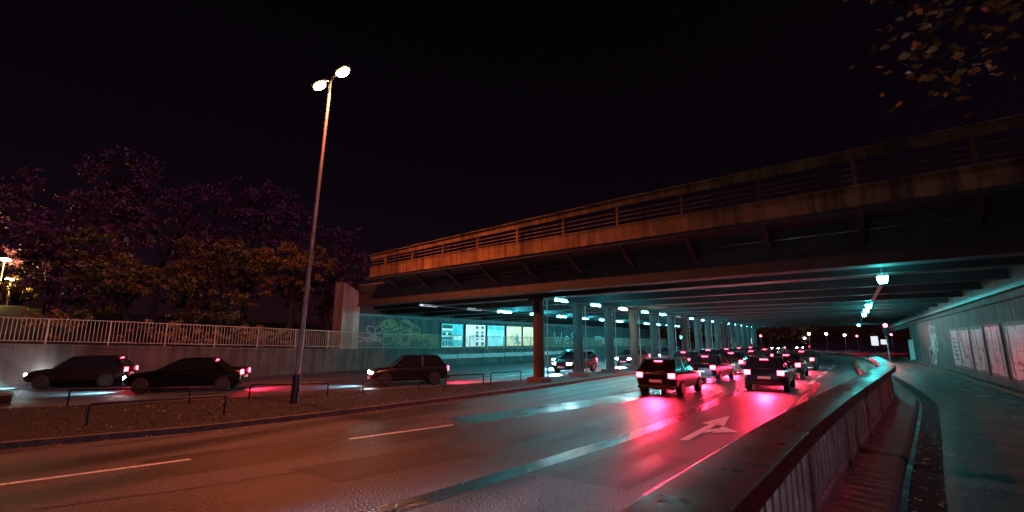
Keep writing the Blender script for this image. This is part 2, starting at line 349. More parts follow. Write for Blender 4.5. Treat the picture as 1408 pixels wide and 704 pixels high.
pl = MB(); pl.sweep([(x, y, 0) for x, y in BAR], [(-.16, -.02), (.56, -.02), (.55, .07), (.5, .1), (-.16, .1)]); pl.build('barrier_kerb', 'kerb', tagargs=dict(kind='structure'), bevel=.01)
MB().prism([(4.0, -4), (4.3, -4), (4.3, 60), (4.0, 60)], -.02, .1).build('wall_kerb', 'kerb', bevel=.015, tagargs=dict(kind='structure'))
# left footpath behind the retaining wall
LW = [(-38, -12), (-35.2, -2), (-33.5, 3.8), (-32.2, 7), (-31.4, 11), (-30.9, 16.3), (-30.7, 24), (-30.1, 31.6), (-29.4, 40), (-28.9, 60), (-28.9, 92)]
def lz(y): return np.interp(y, [-12, 3.8, 24, 40, 92], [1.9, 1.45, .87, .7, .6])
lf = MB(); lf.strip([(x, y, lz(y)) for x, y in LW], [(min(x - 3.6, -33) if y > 20 else x - 3.6, y, lz(y) + .02) for x, y in LW]); lf.build('footpath', 'slab', tagargs=dict(kind='structure'))
# embankment
eb = MB(); nx, ny = 26, 30
def ez(x, y):
    d = max(0, -34.2 - x); base = lz(y) - .25
    return base + min(3.2, d * .16) + .25 * math.sin(x * .7) * math.cos(y * .5) * min(1, d / 5)
for i in range(nx + 1):
    for j in range(ny + 1):
        y = lerp(-40, 60, j / ny); xl = (poly_at(LW, y) - 3.2) if y < 20 else -33.9
        x = lerp(xl, -110, (i / nx) ** 1.5); eb.v.append((x, y, ez(x, y)))
for i in range(nx):
    for j in range(ny): eb.f.append((i * (ny + 1) + j, (i + 1) * (ny + 1) + j, (i + 1) * (ny + 1) + j + 1, i * (ny + 1) + j + 1))
eb.build('embankment', 'soil', smooth=True, tagargs=dict(kind='structure'))

# ------------------------------------------------------------------ walls
t = MB(); t.loft([[(x, y, RZ - .15), (x - .35, y, RZ - .15), (x - .35, y, lz(y) + .1), (x + .04, y, lz(y) + .1), (x + .04, y, lz(y) - .1), (x, y, lz(y) - .12)] for x, y in LW])
t.build('retaining_wall', 'rwall', tagargs=dict(label='stained concrete retaining wall along the far carriageway, fence on top', cat='wall'))
rw = thing('abutment_wall', 'dark concrete wall on the right beside the footpath under the bridge', 'wall', (4.4, 37, 0))
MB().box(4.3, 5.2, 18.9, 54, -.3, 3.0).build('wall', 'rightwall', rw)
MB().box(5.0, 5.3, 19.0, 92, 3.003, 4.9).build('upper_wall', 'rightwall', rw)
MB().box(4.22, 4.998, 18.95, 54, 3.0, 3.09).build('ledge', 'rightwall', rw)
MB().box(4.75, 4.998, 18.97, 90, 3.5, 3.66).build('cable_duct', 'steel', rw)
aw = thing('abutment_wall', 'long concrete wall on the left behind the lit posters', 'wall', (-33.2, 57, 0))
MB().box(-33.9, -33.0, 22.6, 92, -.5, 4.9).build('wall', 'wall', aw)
MB().box(-33.0, -32.85, 22.7, 92, 3.7, 3.9).build('cable_duct', 'steel', aw)
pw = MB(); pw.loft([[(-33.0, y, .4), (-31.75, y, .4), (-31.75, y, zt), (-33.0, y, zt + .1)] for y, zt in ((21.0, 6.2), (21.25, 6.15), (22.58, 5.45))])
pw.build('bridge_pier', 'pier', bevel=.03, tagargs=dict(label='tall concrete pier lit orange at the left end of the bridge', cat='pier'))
MB().box(3.95, 4.28, 52.0, 52.14, 0, 1.75).build('edge_board', 'whitepaint', bevel=.01, tagargs=dict(label='narrow white upright board at the far end of the right wall', cat='marker board'))

# ------------------------------------------------------------------ bridge
SK = lambda x, y, z: (x, y - .046 * (x + 13.3), z)
BX0, BX1 = -28.6, 40.0; BXW = -32.99
br = thing('road_bridge', 'wide flat bridge with rusty parapet crossing over the road', 'bridge', (-13, 55, 4.15))
m = MB(); m.box(BX0, BX1, 19.6, 94, 5.45, 5.72); m.box(BXW, BX0, 24.4, 94, 5.45, 5.72); m.box(BX0, BX0 + .3, 19.63, 24.4, 4.3, 5.44); m.shear(SK).build('deck', 'soffit', br)
m = MB(); m.box(BX0 + 3.2, BX1, 17.85, 19.597, 5.62, 5.78); m.shear(SK).build('walkway_slab', 'girder', br)
m = MB(); m.box(BX0, 4.6, 19.45, 19.62, 4.2, 5.615); m.box(4.6, BX1, 19.45, 19.62, 4.2, 5.615); m.box(BX0, BX1, 19.3, 20.1, 4.12, 4.198); m.box(BX0, BX1, 19.36, 19.447, 5.1, 5.16)
m.shear(SK).build('edge_girder', 'girder', br)
for k in range(17):
    yc = 20.95 + 4.4 * k; xl = BX0 if k == 0 else BXW
    m = MB(); m.box(xl, 4.99, yc - .09, yc + .09, 4.0, 4.35); m.box(xl, 4.99, yc - .24, yc + .24, 3.96, 3.998); m.shear(SK).build('cross_beam', 'beam', br)
    m = MB(); m.box(xl, 4.99, yc + 2.2 - .06, yc + 2.2 + .06, 4.2, 4.35); m.shear(SK).build('cross_rib', 'beam', br)
m = MB(); m.box(BX0 + .31, 4.985, 20.12, 92, 4.352, 5.44); m.box(BXW, BX0 + .3, 24.45, 92, 4.352, 5.44); m.shear(SK).build('slab_underside', 'soffit', br)
m = MB(); m.box(BX0 + 3.7, BX1, 17.72, 17.847, 5.74, 6.35); m.box(BX0 + 3.7, BX1, 17.68, 17.9, 6.353, 6.41); m.shear(SK).build('fascia', 'rust', br, bevel=.01)
m = MB()
m.loft([[(x, 17.66, 7.14 + d), (x, 17.72, 7.14 + d), (x, 17.72, 7.44 + d), (x, 17.5, 7.44 + d), (x, 17.5, 7.40 + d), (x, 17.66, 7.40 + d)] for x, d in ((BX0 + 3.8, -.27), (-22, -.22), (-13, -.06), (-7, .06), (BX1, .06))])
m.shear(SK).build('parapet_board', 'rust', br)
def ptop(x): return float(np.interp(x, [-26, -22, -13, -7, 40], [6.9, 6.93, 7.1, 7.2, 7.2]))
for h in (6.6, 6.78, 6.97):
    m = MB(); m.tube([SK(x, 17.76, h + (ptop(x) - 7.2) * .6) for x in (BX0 + 3.8, -22, -13, -7, BX1)], .028, 6); m.build('parapet_rail', 'rust', br)
bxs = [3.3 - 2.66 * k for k in range(-4, 12) if 3.3 - 2.66 * k > -24.6]
for x in bxs:
    m = MB(); m.box(x - .05, x + .05, 17.73, 17.84, 6.413, ptop(x) + .02); m.shear(SK).build('parapet_post', 'rust', br)
    m = MB(); m.loft([[SK(x + s * w, y, z) for s, y, z in ((-1, y0, z0), (1, y0, z0), (1, y1, z1), (-1, y1, z1))] for w, y0, z0, y1, z1 in ((.09, 17.9, 5.735, 17.9, 5.58), (.09, 19.0, 5.2, 19.0, 4.98), (.09, 19.44, 5.05, 19.44, 4.85))])
    m.build('bracket', 'girder', br)
for z_ in (5.3,):
    m = MB(); m.tube([SK(BX0 + 6, 19.3, z_), SK(8, 19.3, z_)], .05, 8); m.build('drain_pipe', 'steel', br)

# ------------------------------------------------------------------ columns under the bridge
ordn = ['first', 'second', 'third', 'fourth', 'fifth', 'sixth', 'seventh', 'eighth', 'ninth', 'tenth', 'eleventh', 'twelfth', 'thirteenth', 'fourteenth', 'fifteenth', 'sixteenth']
col0 = None
for k in range(16):
    y = 20.95 + 4.4 * k; x = -13.55 + min(k, 8) * .045
    lab = ('thick round bridge column lit orange, nearest of the row in the median' if k == 0 else f'round concrete bridge column in the median, {ordn[k]} of the row counted from the street lamp')
    if col0 is None:
        c = col0 = thing('bridge_column', lab, 'column', (x, y, RZ + .12), 0, 'columns in a row along the median')
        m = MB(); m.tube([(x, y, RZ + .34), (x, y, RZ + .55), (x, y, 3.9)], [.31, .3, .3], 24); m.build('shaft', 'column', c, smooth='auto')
        m = MB(); m.box(x - .48, x + .48, y - .48, y + .48, RZ + .1, RZ + .34); m.build('base', 'base', c, bevel=.04)
        m = MB(); m.tube([(x + .36, y + .3, RZ + .3), (x + .36, y + .3, 3.79)], .035, 8); m.build('conduit', 'galv', c, smooth='auto')
        m = MB(); m.box(x - .5, x + .5, y - .3, y + .3, 3.8, 3.957); m.build('capital', 'column', c, bevel=.03)
    else: dup(col0, (x, y, RZ + .12), 0, lab)

# ------------------------------------------------------------------ lights under the bridge
def make_tube(label, L, matname, group, side=0):
    t = thing('tube_lamp', label, 'lamp', (0, 0, 0), 0, group)
    MB().box(-.03, .03, -L / 2 - .06, L / 2 + .06, .08, .14).build('housing', 'housing', t, bevel=.01)
    m = MB(); m.tube([(0, -L / 2, .02), (0, L / 2, .02)], .055, 10); m.build('tube', matname, t, smooth='auto')
    m = MB(); m.box(-.02, .02, -.02, .02, .14, .45); m.build('bracket', 'steel', t)
    return t
GA, GB, GC = 'tube lamps along the median columns', 'tube lamps over the far carriageway', 'square lamps over the right footpath'
tA = tW = tD = tB = None
for k in range(16):
    y = 22.5 + 4.4 * k; lab = f'cyan tube lamp under the bridge just behind the {ordn[k]} median column'
    if k in (5, 9):
        make_tube(f'failing grey tube lamp behind the {ordn[k]} median column', 1.3, 'tubedim', GA).location = (-13.0, y, 3.9); continue
    if k == 2:
        make_tube('greenish warm tube lamp under the bridge just behind the third median column', 1.3, 'tubewarm', GA).location = (-13.0, y, 3.9); continue
    if tA is None: tA = make_tube(lab, 1.3, 'tube', GA); tA.location = (-13.0, y, 3.9)
    else: dup(tA, (-13.0, y, 3.9), 0, lab)
ysB = [19.95 + 4.55 * k for k in range(14)]
for k, y in enumerate(ysB):
    pos = ordn[k]
    if k < 2:
        t = make_tube(['grey unlit-looking tube lamp at the left edge of the bridge soffit', 'dim grey tube lamp second from the left edge of the soffit'][k], 1.5, 'tubedim', GB); t.location = (-22, y + .9, 3.9)
    elif tB is None: tB = make_tube('bright cyan tube lamp over the far carriageway above the lit posters', 1.7, 'tube', GB); tB.location = (-22, y, 3.9)
    else: dup(tB, (-22, y, 3.9), 0, f'cyan tube lamp over the far carriageway, {pos} of its line from the left edge')
for nm, x, lab in (('cable_tray', -13.0, 'long thin cable tray above the median tube lamps'), ('cable_tray', -22, 'long thin cable tray above the far carriageway tube lamps'), ('cable_tray', 1.1, 'long thin cable tray linking the lamps over the right footpath')):
    m = MB(); m.box(x + .08, x + .2, 20.3, 90, 3.88, 3.94)
    for k in range(16): m.box(x + .12, x + .16, 21.9 + 4.4 * k, 21.96 + 4.4 * k, 3.941, 4.348)
    m.build(nm, 'steel', tagargs=dict(label=lab, cat='cable tray'))
tC = None
for k, (y, lab) in enumerate([(19.9, 'square cyan lamp under the front edge of the bridge, nearest over the footpath'), (35.2, 'square cyan lamp over the footpath, second from the bridge edge'), (40.5, 'brightest far square cyan lamp over the footpath, close behind the second'), (47, 'square cyan lamp over the footpath, fourth from the bridge edge'), (80, 'small white-looking lamp over the footpath at the far end of the underpass')]):
    if tC is None:
        tC = thing('square_lamp', lab, 'lamp', (1.1, y, 3.6), 0, GC); o = Vector((1.1, y, 3.6))
        MB().box(.95, 1.25, y - .2, y + .2, 3.74, 3.84).build('housing', 'housing', tC, bevel=.02)
        MB().box(.98, 1.22, y - .17, y + .17, 3.62, 3.737).build('diffuser', 'squarenear', tC, bevel=.03).material_slots[0].link = 'OBJECT'; tC.children[-1].material_slots[0].material = M['squarenear']
        m = MB(); m.tube([(1.1, y, 3.84), (1.1, y, 4.34)], .03, 8); m.build('stem', 'steel', tC)
    else:
        c = dup(tC, (1.1, y, 3.6), 0, lab)
        for ch in c.children:
            if ch.name.startswith('diffuser'): ch.material_slots[0].material = M['square']

# ------------------------------------------------------------------ posters, writing
lb = None
PX = -32.93
SPEC = [(33.0, 36.2, 'cyan poster with rows of dark printed blocks', 0), (36.6, 39.9, 'white poster with two columns of dark marks', 1), (40.2, 43.4, 'plain cyan poster fading to white', 2), (43.8, 46.9, 'cream poster with a pale blue running figure', 3), (47.2, 50.0, 'cream poster cut by the first column', 4)]
def glow(name, c, s):
    m = mat(name, c, .4, emit=c, strength=s, noise=(1.1, tuple(v * .45 for v in c), .3, .62)); nt = m.node_tree; b = nt.nodes['Principled BSDF']
    nt.links.new(b.inputs['Base Color'].links[0].from_socket, b.inputs['Emission Color']); return m
PM = [glow('poster_cyan', (.06, .55, .6), .9), glow('poster_white', (.72, .9, .92), .95), glow('poster_pale', (.3, .85, .9), .9), glow('poster_cream', (.85, .8, .52), .9), glow('poster_cream_two', (.9, .78, .5), .9)]
pdark = mat('poster_ink', (.03, .08, .09), .5); pblue = mat('poster_blue', (.1, .3, .35), .5, emit=(.1, .4, .5), strength=.5); plight = glow('poster_light', (.65, .95, .95), .9)
for y0, y1, lab, i in SPEC:
    t = thing('lit_poster', 'back-lit ' + lab + ' on the left underpass wall', 'poster', (PX, (y0 + y1) / 2, 1.0), 0, 'back-lit posters on the left wall')
    zt, zb = 3.35, 1.05
    MB().box(PX - .05, PX + .04, y0, y1, zb, zt).build('sheet', PM[i], t)
    f = MB()
    for a in ((y0 - .1, y0, zb - .1, zt + .1), (y1, y1 + .1, zb - .1, zt + .1), (y0, y1, zb - .1, zb), (y0, y1, zt, zt + .1)): f.box(PX - .05, PX + .1, *a)
    f.build('frame', 'black', t)
    x = PX + .044
    def rects(rs, m, nm):
        r = MB()
        for a0, a1, b0, b1 in rs:
            ya, yb = lerp(y0, y1, a0), lerp(y0, y1, a1); za, zb_ = lerp(zb, zt, b0), lerp(zb, zt, b1)
            r.add([(x, ya, za), (x, yb, za), (x, yb, zb_), (x, ya, zb_)], [(0, 1, 2, 3)])
        r.build(nm, m, t)
    if i == 0:
        rects([(.04, .5, .8, .95), (.04, .5, .66, .7), (.04, .2, .52, .62), (.3, .46, .52, .62), (.04, .5, .34, .42), (.06, .14, .06, .24), (.2, .27, .04, .28), (.33, .39, .06, .24), (.44, .5, .05, .2)], pdark, 'print')
        rects([(.04, .5, .72, .79), (.21, .29, .48, .64), (.04, .5, .44, .5), (.55, .95, .3, .5), (.04, .95, 0.0, .03)], plight, 'highlight')
    if i == 1:
        rects([(a, a + .13, b, b + h) for a in (.5, .78) for b, h in ((.82, .12), (.6, .1), (.42, .14), (.3, .06), (.04, .16))], pdark, 'print')
    if i == 2: rects([(0.02, .98, .78, .97), (.02, .98, .68, .72)], PM[0], 'band')
    if i == 3:
        rects([(.62, .8, .2, .5), (.68, .78, .5, .62), (.5, .62, .3, .42), (.72, .95, .1, .22), (.55, .66, .08, .22)], pblue, 'figure')
# text helper: strokes on a plane of constant x
LET = {'W': [[(0, 1), (.2, 0), (.42, .6), (.62, 0), (.85, 1)]], 'e': [[(.05, .35), (.55, .4), (.5, .62), (.25, .66), (.08, .4), (.15, .1), (.4, 0), (.6, .1)]],
       'S': [[(.6, .85), (.3, 1), (.08, .8), (.3, .55), (.6, .35), (.4, .02), (.05, .12)]], 'T': [[(0, .95), (.7, 1)], [(.36, .98), (.3, 0)]]}
def strokes(mb, x, y, z, paths, sy, sz, w, nx=1):
    for p in paths:
        pts = [Vector((x, y + a * sy, z + b * sz)) for a, b in p]
        for a, b in zip(pts, pts[1:]):
            d = (b - a); 
            if d.length < 1e-4: continue
            d.normalize(); n = Vector((0, -d.z, d.y)) * (w / 2); e = d * (w * .3)
            mb.add([a - e - n, b + e - n, b + e + n, a - e + n], [(0, 1, 2, 3)])
            mb.v[-4:] = [tuple(Vector(q) + Vector((random.uniform(0, .006) * nx, 0, 0))) for q in mb.v[-4:]]
t = MB(); yy = 55.0
for ch, w in (('W', 2.6), ('e', 2.0), ('S', 2.2), ('T', 2.4)):
    strokes(t, -32.992, yy, 1.25, LET[ch], 2.4, 1.55, .16); yy += w
t.build('graffiti', 'chalk', tagargs=dict(label='pale chalky WEST lettering sprayed on the left wall behind the columns', cat='graffiti'))
def scribble(x, y, z, sy, sz, n, w, m, lab, nx=1, seed=1):
    rr = random.Random(seed); t = MB(); last = None
    for k in range(n):
        cy, cz = rr.random(), rr.random() * .8; r = rr.uniform(.08, .22); a0 = rr.uniform(0, 6); sp = rr.uniform(2.5, 6)
        pth = [(cy + r * math.cos(a0 + sp * q / 9), cz + r * 1.3 * math.sin(a0 + sp * q / 9) + .02 * q) for q in range(10)]
        strokes(t, x, y, z, [([last] if last else []) + pth], sy, sz, w, nx); last = pth[-1]
    return t.build('graffiti', m, tagargs=dict(label=lab, cat='graffiti'))
scribble(-32.99, 26.2, 1.5, 3.4, 1.9, 16, .17, 'gy', 'large ochre bubble graffiti on the left wall beside the pier', seed=3)
scribble(-32.985, 26.4, 1.5, 3.3, 1.8, 9, .07, 'gk', 'black outlines over the ochre bubble graffiti', seed=9)
scribble(-32.99, 23.2, 1.6, 2.4, 1.4, 7, .09, 'gp', 'pinkish scribbled tag on the left wall next to the pier', seed=5)
scribble(-32.99, 30.0, 1.3, 2.6, 1.2, 8, .14, 'gy', 'low ochre graffiti on the left wall near the first lit poster', seed=12)
scribble(-32.99, 68, 1.2, 9, 1.2, 9, .16, 'chalk', 'wide pale scrawl on the left wall beyond the WEST lettering', seed=14)
scribble(4.29, 35.5, .8, 1.6, 1.4, 4, .05, 'grime', 'pale looping tag on the right wall beyond the posters', -1, 21)
scribble(4.29, 38.5, .4, 4.5, 2.2, 14, .1, 'chalk', 'tall pale scrawl running down the right wall lit by the lamp', -1, 25)
# pasted posters on the right wall
RP = [(31.4, 33.2, 'narrow pale poster with faint print, farthest of the row on the right wall'), (28.6, 31.1, 'slightly lifted pale poster, fourth from the near end of the right wall row'), (25.9, 28.3, 'blank grey poster in the middle of the right wall row'), (23.3, 25.5, 'wide smooth grey poster, second from the near end of the right wall row'), (20.3, 22.6, 'torn pale poster with dark crease, nearest on the right wall')]
for i, (y0, y1, lab) in enumerate(RP):
    t = thing('paper_poster', lab, 'poster', (4.28, (y0 + y1) / 2, .5), 0, 'posters pasted in a row on the right wall')
    m = MB(); n = 7
    L_, R_ = [], []
    rows = []
    for k in range(n + 1):
        y = lerp(y0, y1, k / n); b = 4.262 - .012 * math.sin(k * 2.1 + i)
        rows.append([(b, y, .47 + .03 * math.sin(i * 3 + k)), (b - .006 * math.sin(k + i), y, 1.3), (b, y, 2.17 + .03 * math.cos(i * 2))])
    m.loft(rows, closed=False, caps=False); m.build('sheet', 'paper', t, smooth=True)
    m = MB(); m.box(4.27, 4.296, y0 - .12, y1 + .12, .36, 2.3); m.build('backing', 'grime', t)
    if i in (0, 4):
        m = MB()
        for k in range(6 if i == 0 else 2):
            z0 = .75 + k * .2; m.box(4.236, 4.24, y0 + .25, lerp(y0, y1, .75 if k % 2 else .6), z0, z0 + (.07 if i == 0 else .03))
        m.build('print', 'grime', t)

# ------------------------------------------------------------------ near barrier between footpath and road
b_ = thing('barrier_railing', 'heavy barrier with wide reddish steel top plate beside the right footpath', 'railing', (0, 10, 0))
def bz(seg, gap):
    pass
J = 4.45
def sub(y0, y1): return [(poly_at(BAR, y0), y0, 0)] + [(x, y, 0) for x, y in BAR if y0 < y < y1] + [(poly_at(BAR, y1), y1, 0)]
PR = [(-.185, .90), (-.15, .90), (-.15, .96), (.15, .96), (.15, .86), (.175, .86), (.185, .995), (.165, 1.0), (-.165, 1.0), (-.185, .99)]
edges = [-3.9, J - .008, 17.1, 25.0]
for a, b in zip(edges, edges[1:]):
    m = MB(); m.sweep(resample_to(sub(a + .012, b - .012), 1.0) if b - a > 2 else sub(a, b), PR); m.build('top_plate', 'rail', b_, smooth='auto', bevel=.006)
m = MB(); m.sweep(sub(-3.9, 25), [(-.03, .12), (.03, .12), (.03, .17), (-.03, .17)]); m.build('bottom_rail', 'baluster', b_)
bp = resample([(x, y, 0) for x, y in BAR if y > -.1], .235)
nb = 0
for i, p in enumerate(bp):
    if p.y < 1.0 or p.y > 25: continue
    q = bp[min(i + 1, len(bp) - 1)]; d = (q - p).normalized(); r = Vector((d.y, -d.x, 0)); w = .045; th = .02
    post = i % 11 == 0
    if post: w, th = .07, .07
    m = MB(); vs = [p + d * (s * w) * .9 + r * (u * th) for s, u in ((-1, -1), (1, -1), (1, 1), (-1, 1))]
    m.loft([[v + Vector((0, 0, z)) for v in vs] for z in ((.101 if post else .172), .958)])
    if not post and nb < 100: m.build('baluster', 'baluster', b_); nb += 1
    elif post: m.build('post', 'baluster', b_, bevel=.008)

# ------------------------------------------------------------------ fence on the left retaining wall
fn = thing('footpath_fence', 'long pale steel fence with upright bars on the left retaining wall', 'fence', (-31.5, 15, .9))
fpts = resample([(x - .17, y, 0) for x, y in LW if y >= -3], 2.45)
def fz(p): return Vector((p.x, p.y, float(lz(p.y)) + .1))
for i, p in enumerate(fpts):
    a = fz(p); m = MB(); m.box(a.x - .035, a.x + .035, a.y - .035, a.y + .035, a.z - .02, a.z + 1.3); m.build('post', 'fence', fn)
    if i + 1 < len(fpts):
        c = fz(fpts[i + 1]); m = MB(); m.bar(a + Vector((0, 0, 1.27)), c + Vector((0, 0, 1.27)), .06, .05); m.bar(a + Vector((0, 0, .14)), c + Vector((0, 0, .14)), .04, .04)
        n = 15
        for k in range(1, n): q = a.lerp(c, k / n); m.bar(q + Vector((0, 0, .15)), q + Vector((0, 0, 1.25)), .028, .028)
        m.build('bar_panel', 'fence', fn)
# guard boards on the wall below the lit posters
gp = thing('guard_panels', 'low pale guard boards along the kerb below the lit posters', 'barrier', (-29.2, 45, .2))
for k in range(9):
    y0 = 29 + 3.3 * k; m = MB(); a = Vector((poly_at(LW, y0) + .09, y0, .05)); c = Vector((poly_at(LW, y0 + 3.2) + .09, y0 + 3.2, .02)); m.bar(a + Vector((0, 0, .2)), c + Vector((0, 0, .2)), .05, .38); m.build('board', 'galv', gp)

# ------------------------------------------------------------------ hoop barriers on the median
HP = [((-20.9, 3.94), (-18.5, 6.57), 'low black hoop barrier on the median, farther of the two at the left'), ((-15.95, 3.43), (-15.15, 6.32), 'low black hoop barrier on the median nearest the camera'), ((-18.0, 8.3), (-16.5, 10.5), 'low black hoop barrier beside the foot of the street lamp'), ((-16.45, 12.07), (-15.4, 14.2), 'low black hoop barrier right of the street lamp, third before the columns'), ((-15.3, 15.7), (-14.6, 17.6), 'low black hoop barrier between the lamp and the first column'), ((-14.7, 18.3), (-14.2, 20.2), 'low black hoop barrier right beside the first column')]
for (a, c, lab) in HP:
    t = thing('hoop_barrier', lab, 'hoop barrier', ((a[0] + c[0]) / 2, (a[1] + c[1]) / 2, RZ + .12), 0, 'low hoop barriers on the median')
    z0, z1 = RZ + .08, RZ + .12 + .52; A = Vector((*a, z1)); Cc = Vector((*c, z1)); d = (Cc - A).normalized() * .06
    m = MB(); m.tube([A + Vector((0, 0, -.06)), A + d * .3 + Vector((0, 0, -.015)), A + d, Cc - d, Cc - d * .3 + Vector((0, 0, -.015)), Cc + Vector((0, 0, -.06))], .028, 8); m.build('rail', 'black', t, smooth='auto')
    for q in (A, Cc): m = MB(); m.tube([q + Vector((0, 0, z0 - z1)), q + Vector((0, 0, -.06))], .028, 8); m.build('leg', 'black', t, smooth='auto')
MB().box(-26.6, -25.1, 2.7, 3.2, RZ, RZ + .32).build('kerb_block', 'black', bevel=.05, tagargs=dict(label='dark low block at the far carriageway edge, left edge of the picture', cat='block'))

# ------------------------------------------------------------------ street lamp
sl = thing('street_lamp', 'tall tapered street lamp with two glowing orange heads on the median', 'street lamp', (-15.77, 8.78, RZ + .12))
P0 = Vector((-15.77, 8.78, RZ + .1)); P1 = Vector((-15.58, 9.08, 11.85))
m = MB(); m.tube([P0.lerp(P1, t_) for t_ in (.06, .3, .6, .85, 1)], [.095, .085, .07, .055, .05], 14); m.build('pole', 'galv', sl, smooth='auto')
m = MB(); m.tube([P0, P0.lerp(P1, .005), P0.lerp(P1, .075), P0.lerp(P1, .08)], [.17, .14, .14, .1], 14); m.build('base', 'black', sl, smooth='auto')
m = MB(); m.box(-15.87, -15.85, 8.7, 8.84, 2.3, 2.7); m.build('access_door', 'steel', sl)
for sx, L_ in ((-1, .85), (1, .8)):
    q = P1 + Vector((0, 0, -.08)); e = P1 + Vector((sx * .45, 0, .14))
    m = MB(); m.tube([q, P1 + Vector((sx * .12, 0, .06)), e], .035, 8); m.build('arm', 'galv', sl, smooth='auto')
    hd = MB(); hd.loft([[e + Vector((sx * u, w * math.cos(a), .06 * math.sin(a) + .02)) for a in [2 * math.pi * k / 10 for k in range(10)]] for u, w in ((-.1, .06), (0, .13), (.35, .17), (.7, .13), (.76, .06))])
    h = hd.build('lamp_head', 'galv', sl, smooth='auto')
    ln = MB(); ln.loft([[e + Vector((sx * u, w * math.cos(a), -.045 + d * (math.sin(a) - 1) * .5)) for a in [2 * math.pi * k / 12 for k in range(12)]] for u, w, d in ((.02, .06, .05), (.12, .13, .13), (.36, .155, .16), (.6, .12, .13), (.7, .05, .05))])
    ln.build('lens', 'sodium', h, smooth='auto')
    lg = bpy.data.lights.new('lamp_light', 'SPOT'); lg.energy = LAMP_W; lg.color = ORANGE; lg.shadow_soft_size = .12; lg.spot_size = R(150 if sx > 0 else 152); lg.spot_blend = .45
    lo = bpy.data.objects.new('lamp_light', lg); COL.objects.link(lo); lo.parent = sl; lo.location = e + Vector((sx * .36, 0, -.42)) - Vector(sl.location)
    lo.rotation_euler = (0, R(24 if sx < 0 else 0), 0)

